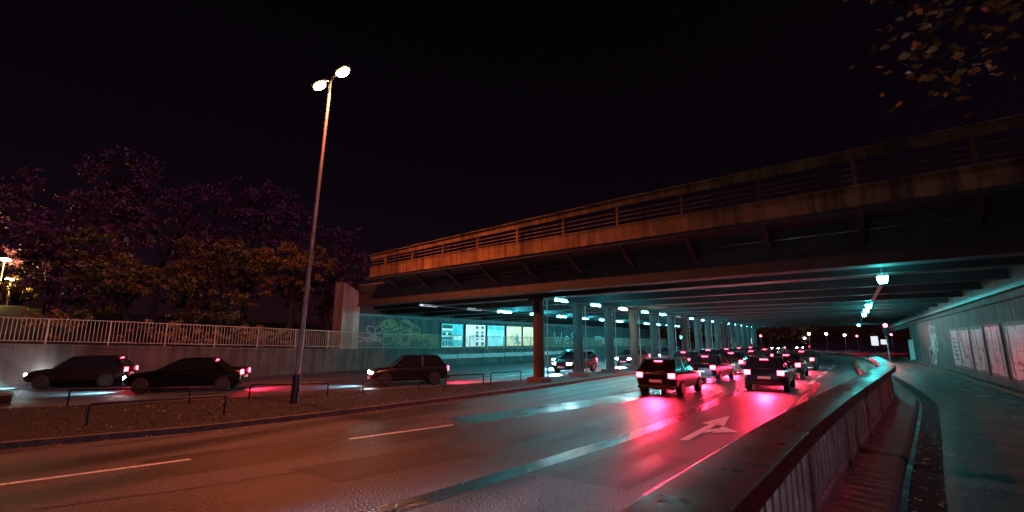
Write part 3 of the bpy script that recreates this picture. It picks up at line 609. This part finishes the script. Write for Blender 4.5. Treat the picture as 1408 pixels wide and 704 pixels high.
# ------------------------------------------------------------------ cars
PAINT = {n: mat('car_paint_' + n, c, .28, .4, spec=.6) for n, c in dict(black=(.005, .005, .006), graphite=(.012, .012, .014), blue=(.006, .009, .028), red=(.04, .005, .007), silver=(.18, .18, .19), green=(.01, .03, .022), white=(.45, .45, .45), brown=(.018, .011, .008)).items()}
def car_proto(kind):
    hb = kind == 'hatch'; L = 4.0 if hb else 4.65; W2 = .87; H = 1.48 if hb else 1.45
    t = thing('car', '', 'car')
    body = MB()
    def ring(y, w, b, mid, top, crown=.03):
        half = [(w * .80, b), (w * .97, b + .12), (w, mid), (w * .97, top - .1), (w * .86, top), (w * .4, top + crown)]
        return [(-x, y, z) for x, z in half] + [(x, y, z) for x, z in half[::-1]]
    r0 = -L / 2
    st = [(r0, .86, .42, .62, .88), (r0 + .06, .93, .3, .62, .97), (r0 + .3, .985, .22, .6, 1.0 if hb else 1.02), (r0 + .9, 1, .2, .6, .98), (r0 + 1.9, 1, .2, .6, .95), (L / 2 - 1.25, 1, .2, .58, .94), (L / 2 - .6, .985, .2, .56, .86), (L / 2 - .2, .93, .24, .52, .77), (L / 2, .8, .36, .5, .66)]
    body.loft([ring(y, w * W2, b, mi, tp) for y, w, b, mi, tp in st])
    bo = body.build('body', PAINT['black'], t, smooth='auto', sub=1)
    bo.material_slots[0].link = 'OBJECT'; bo.material_slots[0].material = PAINT['black']
    cb = MB(); yb, yt0, yt1, yf = (r0 + .12, r0 + .55, .25, L / 2 - 1.15) if hb else (r0 + .75, r0 + 1.35, .2, L / 2 - 1.25)
    def gr(y, w, z): return [(-w, y, z), (w, y, z)]
    wb, wt = W2 * .9, W2 * .7
    bl = [(-wb, yb, .95), (wb, yb, .95), (wb, yf, .92), (-wb, yf, .92)]; tl = [(-wt, yt0, H - .03), (wt, yt0, H - .03), (wt, yt1, H - .03), (-wt, yt1, H - .03)]
    cb.loft([bl, tl]); cb.build('windows', 'glass', t, bevel=.035)
    rf = MB(); rf.loft([[(-wt - .03, yt0 - .03, H - .045), (wt + .03, yt0 - .03, H - .045), (wt + .03, yt1 + .03, H - .045), (-wt - .03, yt1 + .03, H - .045)], [(-wt * .9, yt0 + .1, H + .015), (wt * .9, yt0 + .1, H + .015), (wt * .9, yt1 - .1, H + .015), (-wt * .9, yt1 - .1, H + .015)]])
    for k in range(4): rf.bar(Vector(bl[k]), Vector(tl[k]), .09, .05)
    for s in (-1, 1): rf.bar((s * (wb - .005), (yb + yf) / 2 - .1, .93), (s * (wt + .01), (yt0 + yt1) / 2, H - .04), .05, .1, (0, 1, 0))
    ro = rf.build('roof', PAINT['black'], t, smooth='auto'); ro.material_slots[0].link = 'OBJECT'; ro.material_slots[0].material = PAINT['black']
    for sx in (-1, 1):
        for wy in (r0 + .75, L / 2 - .8):
            m = MB(); x0, x1 = sx * (W2 - .2), sx * (W2 + .012)
            m.tube([(x0, wy, .32), (x1 - sx * .03, wy, .32), (x1, wy, .32)], [.32, .32, .29], 20); w = m.build('wheel', 'tyre', t, smooth='auto')
            m = MB(); m.tube([(x1 - sx * .01, wy, .32), (x1 + sx * .008, wy, .32)], [.2, .19], 14); m.build('rim', 'rim', w)
        m = MB(); m.loft([[(sx * .54, r0 - .015, z0), (sx * .79, r0 + .015, z0), (sx * .79, r0 + .06, z1), (sx * .54, r0 + .03, z1)] for z0, z1 in ((.74, .74), (.93, .93))]); m.build('tail_light', 'tail', t)
        m = MB(); m.loft([[(sx * .46, L / 2 - .03, z0), (sx * .72, L / 2 - .12, z0), (sx * .72, L / 2 - .2, z0), (sx * .46, L / 2 - .12, z0)] for z0 in (.58, .71)]); m.build('headlight', 'head', t)
        m = MB(); m.box(sx * (W2 + .0), sx * (W2 + .17), yf - .35, yf - .25, .93, 1.05) if sx > 0 else m.box(-(W2 + .17), -W2, yf - .35, yf - .25, .93, 1.05); m.build('mirror', 'black', t, bevel=.02)
    m = MB(); m.box(-.26, .26, r0 - .012, r0 + .03, .56, .67); m.build('number_plate', 'plate', t)
    m = MB(); m.box(-.26, .26, L / 2 - .03, L / 2 + .012, .36, .47); m.build('number_plate', 'plate', t)
    pb, pt = Vector((0, yb, .95)), Vector((0, yt0, H - .03)); pm_ = pb.lerp(pt, .86) + Vector((0, -.025, .012)); m = MB(); m.bar(pm_ - Vector((.16, 0, 0)), pm_ + Vector((.16, 0, 0)), .03, .03); m.build('brake_light', 'tail', t)
    m = MB(); m.box(-.76, .76, r0 - .03, r0 + .1, .3, .42); m.build('bumper', 'black', t, bevel=.02)
    return t
PROTO = {}
GQ, GO = 'cars heading away under the bridge', 'oncoming cars on the far carriageway'
CARS = [  # x, y, heading, kind, paint, label, group
    (-6.6, 21, -1, 'hatch', 'black', 'black hatchback with lit tail lamps, last car in the middle lane', GQ),
    (-10.3, 37, 0, 'sedan', 'graphite', 'graphite saloon with lit tail lamps, last car in the lane beside the columns', GQ),
    (-3.3, 25.5, 0, 'hatch', 'blue', 'dark blue hatchback with lit tail lamps, last car in the right lane', GQ),
    (-6.7, 28.5, 0, 'sedan', 'blue', 'dark blue saloon, second from the back in the middle lane', GQ),
    (-10.3, 45, 0, 'hatch', 'red', 'dark red hatchback, second from the back beside the columns', GQ),
    (-6.7, 36, 0, 'hatch', 'graphite', 'graphite hatchback, third from the back in the middle lane', GQ),
    (-3.3, 34, 0, 'sedan', 'black', 'black saloon ahead of the last car in the right lane', GQ),
    (-10.3, 52, 0, 'sedan', 'black', 'black saloon, third from the back beside the columns', GQ),
    (-6.8, 44, 0, 'sedan', 'brown', 'brown saloon, fourth from the back in the middle lane', GQ),
    (-10.3, 59, 0, 'hatch', 'green', 'dark green hatchback, fourth from the back beside the columns', GQ),
    (-3.2, 44, 0, 'hatch', 'green', 'dark green hatchback, third from the back in the right lane', GQ),
    (-6.8, 52, 0, 'hatch', 'red', 'small dark red hatchback farthest ahead in the middle lane', GQ),
    (-10.3, 66, 0, 'sedan', 'blue', 'small dark blue saloon farthest ahead beside the columns', GQ),
    (-24.6, 8.6, 143, 'sedan', 'black', 'black saloon with white headlights passing left of the street lamp', GO),
    (-18.9, 16.6, 147, 'hatch', 'graphite', 'graphite hatchback with white headlights between street lamp and columns', GO),
    (-16.3, 30, 179, 'hatch', 'black', 'black hatchback with white headlights behind the second column', GO),
    (-19.8, 36, 180, 'sedan', 'blue', 'dark blue saloon with white headlights in the lane by the left wall', GO),
    (-16.3, 41, 180, 'sedan', 'graphite', 'graphite saloon with white headlights behind the fifth column', GO),
    (-16.3, 52, 180, 'hatch', 'blue', 'dark blue hatchback with white headlights far behind the columns', GO),
    (-19.8, 60, 180, 'hatch', 'red', 'dark red hatchback with white headlights far off by the left wall', GO),
    (-16.3, 66, 180, 'sedan', 'black', 'black saloon with white headlights deep under the bridge', GO),
    (-31.0, 6.2, 147, 'hatch', 'brown', 'brown hatchback close to the retaining wall at the left edge', GO),
    (-7.2, -9, -14, 'sedan', 'graphite', 'unseen graphite saloon added behind the viewer to light the middle lane', GQ),  # this car and the next are out of view, added to light the near asphalt
    (-4.3, -13, -14, 'hatch', 'blue', 'unseen dark blue hatchback added behind the viewer to light the right lane', GQ),
    (-12.5, 112, 172, 'sedan', 'graphite', 'graphite saloon with white headlights on the junction, left of the far lamps', GO),
    (-9.0, 124, 168, 'hatch', 'black', 'black hatchback with white headlights on the junction, nearest the far white lamps', GO),
    (-15.5, 84, 178, 'hatch', 'graphite', 'graphite hatchback with white headlights at the far mouth of the underpass', GO),
    (-15.8, 96, 175, 'sedan', 'black', 'black saloon with white headlights just beyond the far mouth of the underpass', GO),
]
for x, y, hd, kind, pc, lab, grp in CARS:
    if kind not in PROTO:
        c = PROTO[kind] = car_proto(kind); c.location = (x, y, RZ + .002); c.rotation_euler = (0, 0, R(hd)); c['label'] = lab; c['group'] = grp
    else: c = dup(PROTO[kind], (x, y, RZ + .002), R(hd), lab, grp)
    for ch in c.children:
        if ch.type == 'MESH' and ch.material_slots and ch.material_slots[0].link == 'OBJECT': ch.material_slots[0].material = PAINT[pc]
for o in [o for o in S.objects if o.get('category') == 'car']:   # dipped beams; much stronger on the added cars behind the viewer
    L = max(v.co.y for ch in o.children if ch.name.startswith('body') for v in ch.data.vertices)
    back = o.location.y < -4; q = o['group'] == GQ
    lg = bpy.data.lights.new('dipped_beam', 'SPOT'); lg.shadow_soft_size = .2
    lg.color = (.78, .8, 1) if q else (.28, .82, 1); lg.energy = 110000 if back else BEAM_W * (.5 if q else 1.3 if o.location.y > 25 else .6)
    lg.spot_size = R(24 if back else 78); lg.spot_blend = .4 if back else 1.0
    lo = bpy.data.objects.new('dipped_beam', lg); COL.objects.link(lo); lo.parent = o; lo.location = (0, L + .25, .66)
    lo.rotation_euler = (R(90 - (13.2 if back else 37)), 0, 0)
    lg = bpy.data.lights.new('tail_glow', 'SPOT'); lg.energy = 2600 if not back else 60; lg.color = (1, .02, .07); lg.spot_size = R(112); lg.spot_blend = .8; lg.shadow_soft_size = .25
    lt = bpy.data.objects.new('tail_glow', lg); COL.objects.link(lt); lt.parent = o; lt.location = (0, -2.0 - (.35 if L > 2.1 else 0) - .15, .8); lt.rotation_euler = (R(-90 + 44), 0, 0)
    if back: lo.scale = (1.9, 1, 1)

# ------------------------------------------------------------------ traffic lights, signs and lamps at the far end
def traffic_light(x, y, z0, h, label, colour='red', group='traffic lights beyond the underpass'):
    t = thing('traffic_light', label, 'traffic light', (x, y, z0), 0, group)
    m = MB(); m.tube([(x, y, z0), (x, y, z0 + h)], .06, 8); m.build('pole', 'galv', t, smooth='auto')
    hs = MB(); hs.box(x - .16, x + .16, y - .22, y - .06, z0 + h - .95, z0 + h + .02); hs = hs.build('housing', 'black', t, bevel=.02)
    for k, c in enumerate(('red', None, 'green')):
        m = MB(); zc = z0 + h - .15 - .3 * k; m.tube([(x, y - .26, zc), (x, y - .222, zc)], .12, 14); m.build('lens', colour if c == colour else 'black', hs)
traffic_light(-12.9, 93, RZ + .1, 3.1, 'traffic light showing red past the last median column')
traffic_light(2.3, 46.5, 0, 3.0, 'slim traffic light showing red beside the far end of the footpath railing')
traffic_light(6.0, 108, RZ, 3.4, 'small traffic light showing red far beyond the right end of the underpass')
traffic_light(1.0, 108, RZ, 3.2, 'small traffic light showing red left of the lit sign across the junction')
traffic_light(-17.2, 60, RZ, 3.4, 'traffic light with a green lamp seen between the far columns', 'green')
for x, y, h, lab, c in ((-4.2, 122, 3.4, 'far white street lamp past the junction, right one', 'white'), (-7.5, 124, 3.5, 'far white street lamp past the junction, left one', 'white'), (-1.0, 130, 3.2, 'far white street lamp nearest the lit sign', 'white'), (-9.5, 140, 2.6, 'tiny low white lamp beyond the junction', 'white')):
    t = thing('street_lamp', lab, 'street lamp', (x, y, RZ), 0, 'white lamps beyond the junction')
    m = MB(); m.tube([(x, y, RZ), (x, y, RZ + h)], .06, 6); m.build('pole', 'galv', t)
    m = MB(); m.tube([(x, y, RZ + h), (x, y, RZ + h + .12), (x, y, RZ + h + .36), (x, y, RZ + h + .42)], [.1, .25, .25, .08], 10); m.build('lamp_globe', c, t, smooth='auto')
for x, y, w, h, zc, lab in ((3.4, 104, 1.0, 1.6, 1.6, 'upright lit white sign box beyond the right end of the underpass'), (5.0, 112, .9, .9, 1.4, 'small lit white square sign right of the upright sign box'), (-13.9, 90, .35, .9, 1.6, 'narrow pale sign by the last median column'), (-20.5, 72, .9, .6, 2.2, 'pale sign board seen between the far columns')):
    t = thing('road_sign', lab, 'sign', (x, y, RZ), 0, 'pale signs at the far end')
    m = MB(); m.tube([(x, y + .06, RZ), (x, y + .06, zc)], .05, 8); m.build('post', 'galv', t)
    m = MB(); m.box(x - w / 2, x + w / 2, y - .05, y, zc - h / 2, zc + h / 2); m.build('panel', 'sign', t, bevel=.02)
    m = MB(); m.box(x - w / 2 - .04, x + w / 2 + .04, y + .002, y + .06, zc - h / 2 - .04, zc + h / 2 + .04); m.build('back', 'black', t)

# ------------------------------------------------------------------ trees
def leaves(blobs, n, size, mb=None):
    """blobs: (centre, radii, weight); leaves gather in twig clumps near the blob surfaces"""
    V = []; wts = np.array([b[2] for b in blobs]); wts = wts / wts.sum()
    for b, w in zip(blobs, wts):
        nn = int(n * w); nc = max(8, nn // 62)
        d = NR.normal(size=(nc, 3)); d /= np.linalg.norm(d, axis=1)[:, None]
        cc = np.array(b[0]) + d * np.array(b[1]) * (NR.uniform(.35, 1.05, nc) ** .5)[:, None]
        cs = NR.uniform(.4, 1.1, nc) * min(b[1]) * .15
        idx = NR.integers(0, nc, nn)
        p = cc[idx] + NR.normal(size=(nn, 3)) * cs[idx][:, None] * np.array([1, 1, .6])
        a = NR.normal(size=(nn, 3)); a /= np.linalg.norm(a, axis=1)[:, None]; a[:, 2] -= .35
        q = np.cross(a, NR.normal(size=(nn, 3))); q /= np.linalg.norm(q, axis=1)[:, None]
        s = size * NR.uniform(.6, 1.4, nn)[:, None]
        V.append(np.stack([p - a * s, p + q * s * .5, p + a * s, p - q * s * .5], axis=1))
    return np.concatenate(V).reshape(-1, 3)
def mesh_from_quads(name, V, m, parent=None):
    me = bpy.data.meshes.new(name); n = len(V) // 4; org = ORG[parent.name] if parent is not None else Vector((0, 0, 0))
    me.vertices.add(len(V)); me.vertices.foreach_set('co', (V - np.array(org)).astype(np.float32).ravel())
    me.loops.add(len(V)); me.loops.foreach_set('vertex_index', np.arange(len(V), dtype=np.int32))
    me.polygons.add(n); me.polygons.foreach_set('loop_start', np.arange(0, 4 * n, 4, dtype=np.int32)); me.polygons.foreach_set('loop_total', np.full(n, 4, dtype=np.int32))
    me.update(); me.materials.append(M[m]); o = bpy.data.objects.new(name, me); COL.objects.link(o)
    if parent is not None: o.parent = parent
    ORG[o.name] = org; return o
def tree(x, y, zb, cz, rad, rz, label, m, n=9000, size=.13, seed=0, group='trees on the left embankment', name='tree', trunk=.28):
    rr = random.Random(seed); t = thing(name, label, 'tree', (x, y, zb), 0, group)
    tb = MB(); top = Vector((x + rr.uniform(-.5, .5), y + rr.uniform(-.5, .5), cz))
    tb.tube([(x, y, zb - .3), (x, y, zb + .3), Vector((x, y, zb)).lerp(top, .5) + Vector((rr.uniform(-.2, .2), rr.uniform(-.2, .2), 0)), top], [trunk * 1.3, trunk, trunk * .75, trunk * .3], 9)
    tb.build('trunk', 'bark', t, smooth='auto'); blobs = []; lb_ = MB()
    for k in range(11):
        a = 2.4 * k + rr.uniform(-.4, .4); h = rr.uniform(-.75, .8); rr_ = rad * math.sqrt(max(.05, 1 - h * h)) * rr.uniform(.5, .85)
        c = Vector((x + math.cos(a) * rr_, y + math.sin(a) * rr_, cz + h * rz)); s = rr.uniform(.3, .5) * rad
        blobs.append((tuple(c), (s, s, s * .75), s * s)); o = Vector((x, y, zb)).lerp(top, rr.uniform(.4, .95))
        lb_.tube([o, o.lerp(c, .5) + Vector((0, 0, .25)), c], [trunk * .4, trunk * .25, .03], 6)
    lb_.build('limbs', 'bark', t, smooth='auto')
    mesh_from_quads('crown', leaves(blobs, n, size), m, t); return t
TR = [(-51.3, 7.5, 10.0, 6.6, 5.2, 'dark purple-tinted tree at the back left above the fence', 'leaf_purple_tint', 11000, .16),
      (-53.5, 15, 12.5, 7.2, 6.0, 'tallest purple-tinted tree behind the others left of the lamp', 'leaf_purple_tint', 13000, .16),
      (-49.5, 21.5, 12.0, 6.8, 6.0, 'broad purple-tinted tree behind the lamp pole', 'leaf_purple_tint', 12000, .16),
      (-41.8, 10.3, 6.4, 4.0, 3.0, 'olive-leaved tree lit orange, front left above the fence', 'leaf_green', 11000, .11),
      (-39.6, 15.2, 6.3, 4.2, 3.1, 'olive-leaved tree lit orange, in front just left of the lamp pole', 'leaf_green', 12000, .11),
      (-38.2, 20.2, 7.4, 3.6, 3.2, 'reddish autumn tree close behind the lamp pole', 'leaf_autumn', 8000, .11),
      (-42.5, 26.5, 8.2, 4.6, 5.0, 'dim purple-tinted tree rising behind the concrete pier at the bridge end', 'leaf_purple_tint', 12000, .12),
      (-60, 0, 12, 7, 5.5, 'dark tree at the far left edge', 'leaf_purple_tint', 8000, .17)]
for i, (x, y, cz, rad, rz, lab, m_, n, sz) in enumerate(TR): tree(x, y, ez(x, y), cz, rad, rz, lab, m_, n, sz, seed=i + 1)
# shrubs along the fence
for i, (x, y, lab) in enumerate([(-37.6, 6, 'low dark shrub behind the fence at the left'), (-36.9, 11.5, 'low dark shrub behind the fence, in the middle'), (-36, 17, 'low dark shrub behind the fence beside the lamp pole')]):
    t = thing('shrub', lab, 'shrub', (x, y, ez(x, y)), 0, 'shrubs behind the fence'); bl = [((x + random.uniform(-.8, .8), y + random.uniform(-2, 2), ez(x, y) + random.uniform(.5, 1.3)), (.9, 1.1, .7), 1) for _ in range(6)]
    m = MB(); 
    for b in bl: m.tube([(x, y, ez(x, y) - .1), b[0]], [.05, .015], 5)
    m.build('stems', 'bark', t); mesh_from_quads('foliage', leaves(bl, 3500, .07), 'leaf_autumn', t)
# distant small lamps with a lit bush at the left edge
for x, y, z, lab in ((-59.7, 5.5, 8.74, 'small far orange lamp at the left edge, upper one'), (-59.7, 6.15, 7.04, 'small far orange lamp at the left edge, lower one')):
    zb = ez(x, y); t = thing('street_lamp', lab, 'street lamp', (x, y, zb), 0, 'small orange lamps at the left edge')
    m = MB(); m.tube([(x, y, zb), (x, y, z)], .05, 8); m.build('pole', 'galv', t)
    m = MB(); m.loft([[(x + a, y + w, z + d) for a, w, d in ((-.1, -w_, 0), (.1, -w_, 0), (.1, w_, 0), (-.1, w_, 0))] if False else [(x + .16 * math.cos(k * .7854), y + w_ * math.sin(k * .7854), z + dz) for k in range(8)] for w_, dz in ((.3, -.1), (.42, 0), (.3, .12))]); m.build('lamp_head', mat('lantern_glow', (.9, .8, .6), .4, emit=(1, .62, .25), strength=25), t)
    lg = bpy.data.lights.new('lamp_light', 'POINT'); lg.energy = 700; lg.color = (1, .6, .2); lg.shadow_soft_size = .2
    lo = bpy.data.objects.new('lamp_light', lg); COL.objects.link(lo); lo.parent = t; lo.location = (.6, 0, z - zb - .3)
x, y = -58.2, 6.6; t = thing('bush', 'lit yellow-green bush under the small lamps at the left edge', 'bush', (x, y, ez(x, y)), 0)
bl = [((x + random.uniform(-1, .6), y + random.uniform(-1.1, 1.1), random.uniform(5.6, 7.6)), (.8, .8, .8), 1) for _ in range(8)]
m = MB()
for b in bl: m.tube([(x, y, ez(x, y) - .1), b[0]], [.09, .02], 5)
m.build('stems', 'bark', t); mesh_from_quads('foliage', leaves(bl, 3000, .1), 'leaf_green', t)
# tree on the right whose branch hangs into the top corner: large lobed leaves
t = thing('maple_tree', 'maple branch with large lobed leaves hanging in the top right corner', 'tree', (7.2, 7.0, 0))
m = MB(); m.tube([(7.2, 7, -.3), (7.1, 7, 2), (6.8, 7.1, 5), (6.4, 7.2, 8)], [.3, .24, .2, .12], 10); m.build('trunk', 'bark', t, smooth='auto')
m = MB(); tips = []
for k in range(16):
    a = Vector((6.6, 7.15, random.uniform(5.6, 8))); e = Vector((random.uniform(.9, 4.0), random.uniform(7.0, 9.0), 0)); e.z = 5.0 + abs(e.x - 2.2) * .35 + random.uniform(0, 1.5)
    mid = a.lerp(e, .5) + Vector((0, 0, .5)); m.tube([a, mid, e], [.07, .04, .012], 6); tips += [(a.lerp(mid, u) if u < 1 else mid.lerp(e, u - 1)) for u in (.8, 1.1, 1.3, 1.5, 1.65, 1.8, 1.9, 2)]
m.build('branches', 'bark', t, smooth='auto')
LF = [(0, 0), (.35, .12), (.62, .02), (.5, .3), (.72, .5), (.38, .55), (.3, .72), (.16, .66), (0, 1.0)]
lf_ = MB(); outline = LF + [(-x_, y_) for x_, y_ in LF[-2:0:-1]]
for tp in tips:
    for _ in range(22):
        p = tp + Vector((random.gauss(0, .27), random.gauss(0, .27), random.gauss(-.06, .22))); s = random.uniform(.07, .13)
        rot = Matrix.Rotation(random.uniform(0, 6.28), 3, 'Z') @ Matrix.Rotation(R(random.uniform(95, 175)), 3, 'X') @ Matrix.Rotation(random.uniform(-.6, .6), 3, 'Y')
        lf_.add([p + rot @ Vector((a * s, b * s, .12 * s * abs(a) + .1 * s * b * b)) for a, b in outline], [tuple(range(len(outline)))])
me = lf_.build('crown', 'leaf_autumn', t)
# trees beyond the junction
for i in range(11):
    x = -46 + 7.2 * i + random.uniform(-1.5, 1.5); y = 136 + random.uniform(0, 12) + (6 if i % 2 else 0)
    if -8 < x < 2: y += 40
    tree(x, y, RZ, 5.0 + random.uniform(-.5, 1.5), 4.5, 3.6, f'dark far tree beyond the junction, {ordn[i]} of the line from the left', 'leaf_green', 1600, .3, seed=40 + i, group='trees beyond the junction')

# ------------------------------------------------------------------ ground litter
def litter(n, fn, size, m, name, up=.15, blade=False):
    V = []
    for _ in range(n):
        r = fn()
        if r is None: continue
        x, y, z = r; a = random.uniform(0, 6.28); s = size * random.uniform(.5, 1.3)
        if blade:
            dx, dy = math.cos(a) * s * .12, math.sin(a) * s * .12; lx, ly = random.gauss(0, s * .4), random.gauss(0, s * .4)
            V += [(x - dx, y - dy, z), (x + dx, y + dy, z), (x + lx + dx * .2, y + ly + dy * .2, z + s), (x + lx - dx * .2, y + ly - dy * .2, z + s)]
        else:
            u = Vector((math.cos(a), math.sin(a), random.uniform(-.3, .3))) * s; v = Vector((-math.sin(a), math.cos(a), random.uniform(-.3, .3))) * s * .6; p = Vector((x, y, z + s * .3))
            V += [tuple(p - u), tuple(p + v), tuple(p + u), tuple(p - v)]
    o = mesh_from_quads(name, np.array(V), m); o['kind'] = 'stuff'; return o
def on_median():
    y = random.triangular(-4, 21, 4); x = random.uniform(poly_at(FAR, y) + .1, poly_at(NEAR, y) - .05); return (x, y, RZ + .122)
def kerb_leaf():
    y = random.uniform(-3, 24); return (poly_at(NEAR, y) + abs(random.gauss(.15, .28)), y, RZ + .003)
def path_leaf():
    y = random.triangular(2, 20, 5); x = poly_at(BAR, y) + .6 + abs(random.gauss(0, .75)); return (x, y, .008) if x < 4 else None
litter(16000, on_median, .05, 'grass', 'grass', blade=True)
litter(450, on_median, .045, 'leaf_fallen', 'fallen_leaves')
litter(420, kerb_leaf, .04, 'leaf_fallen', 'fallen_leaves')
litter(420, path_leaf, .028, 'leaf_fallen', 'fallen_leaves')
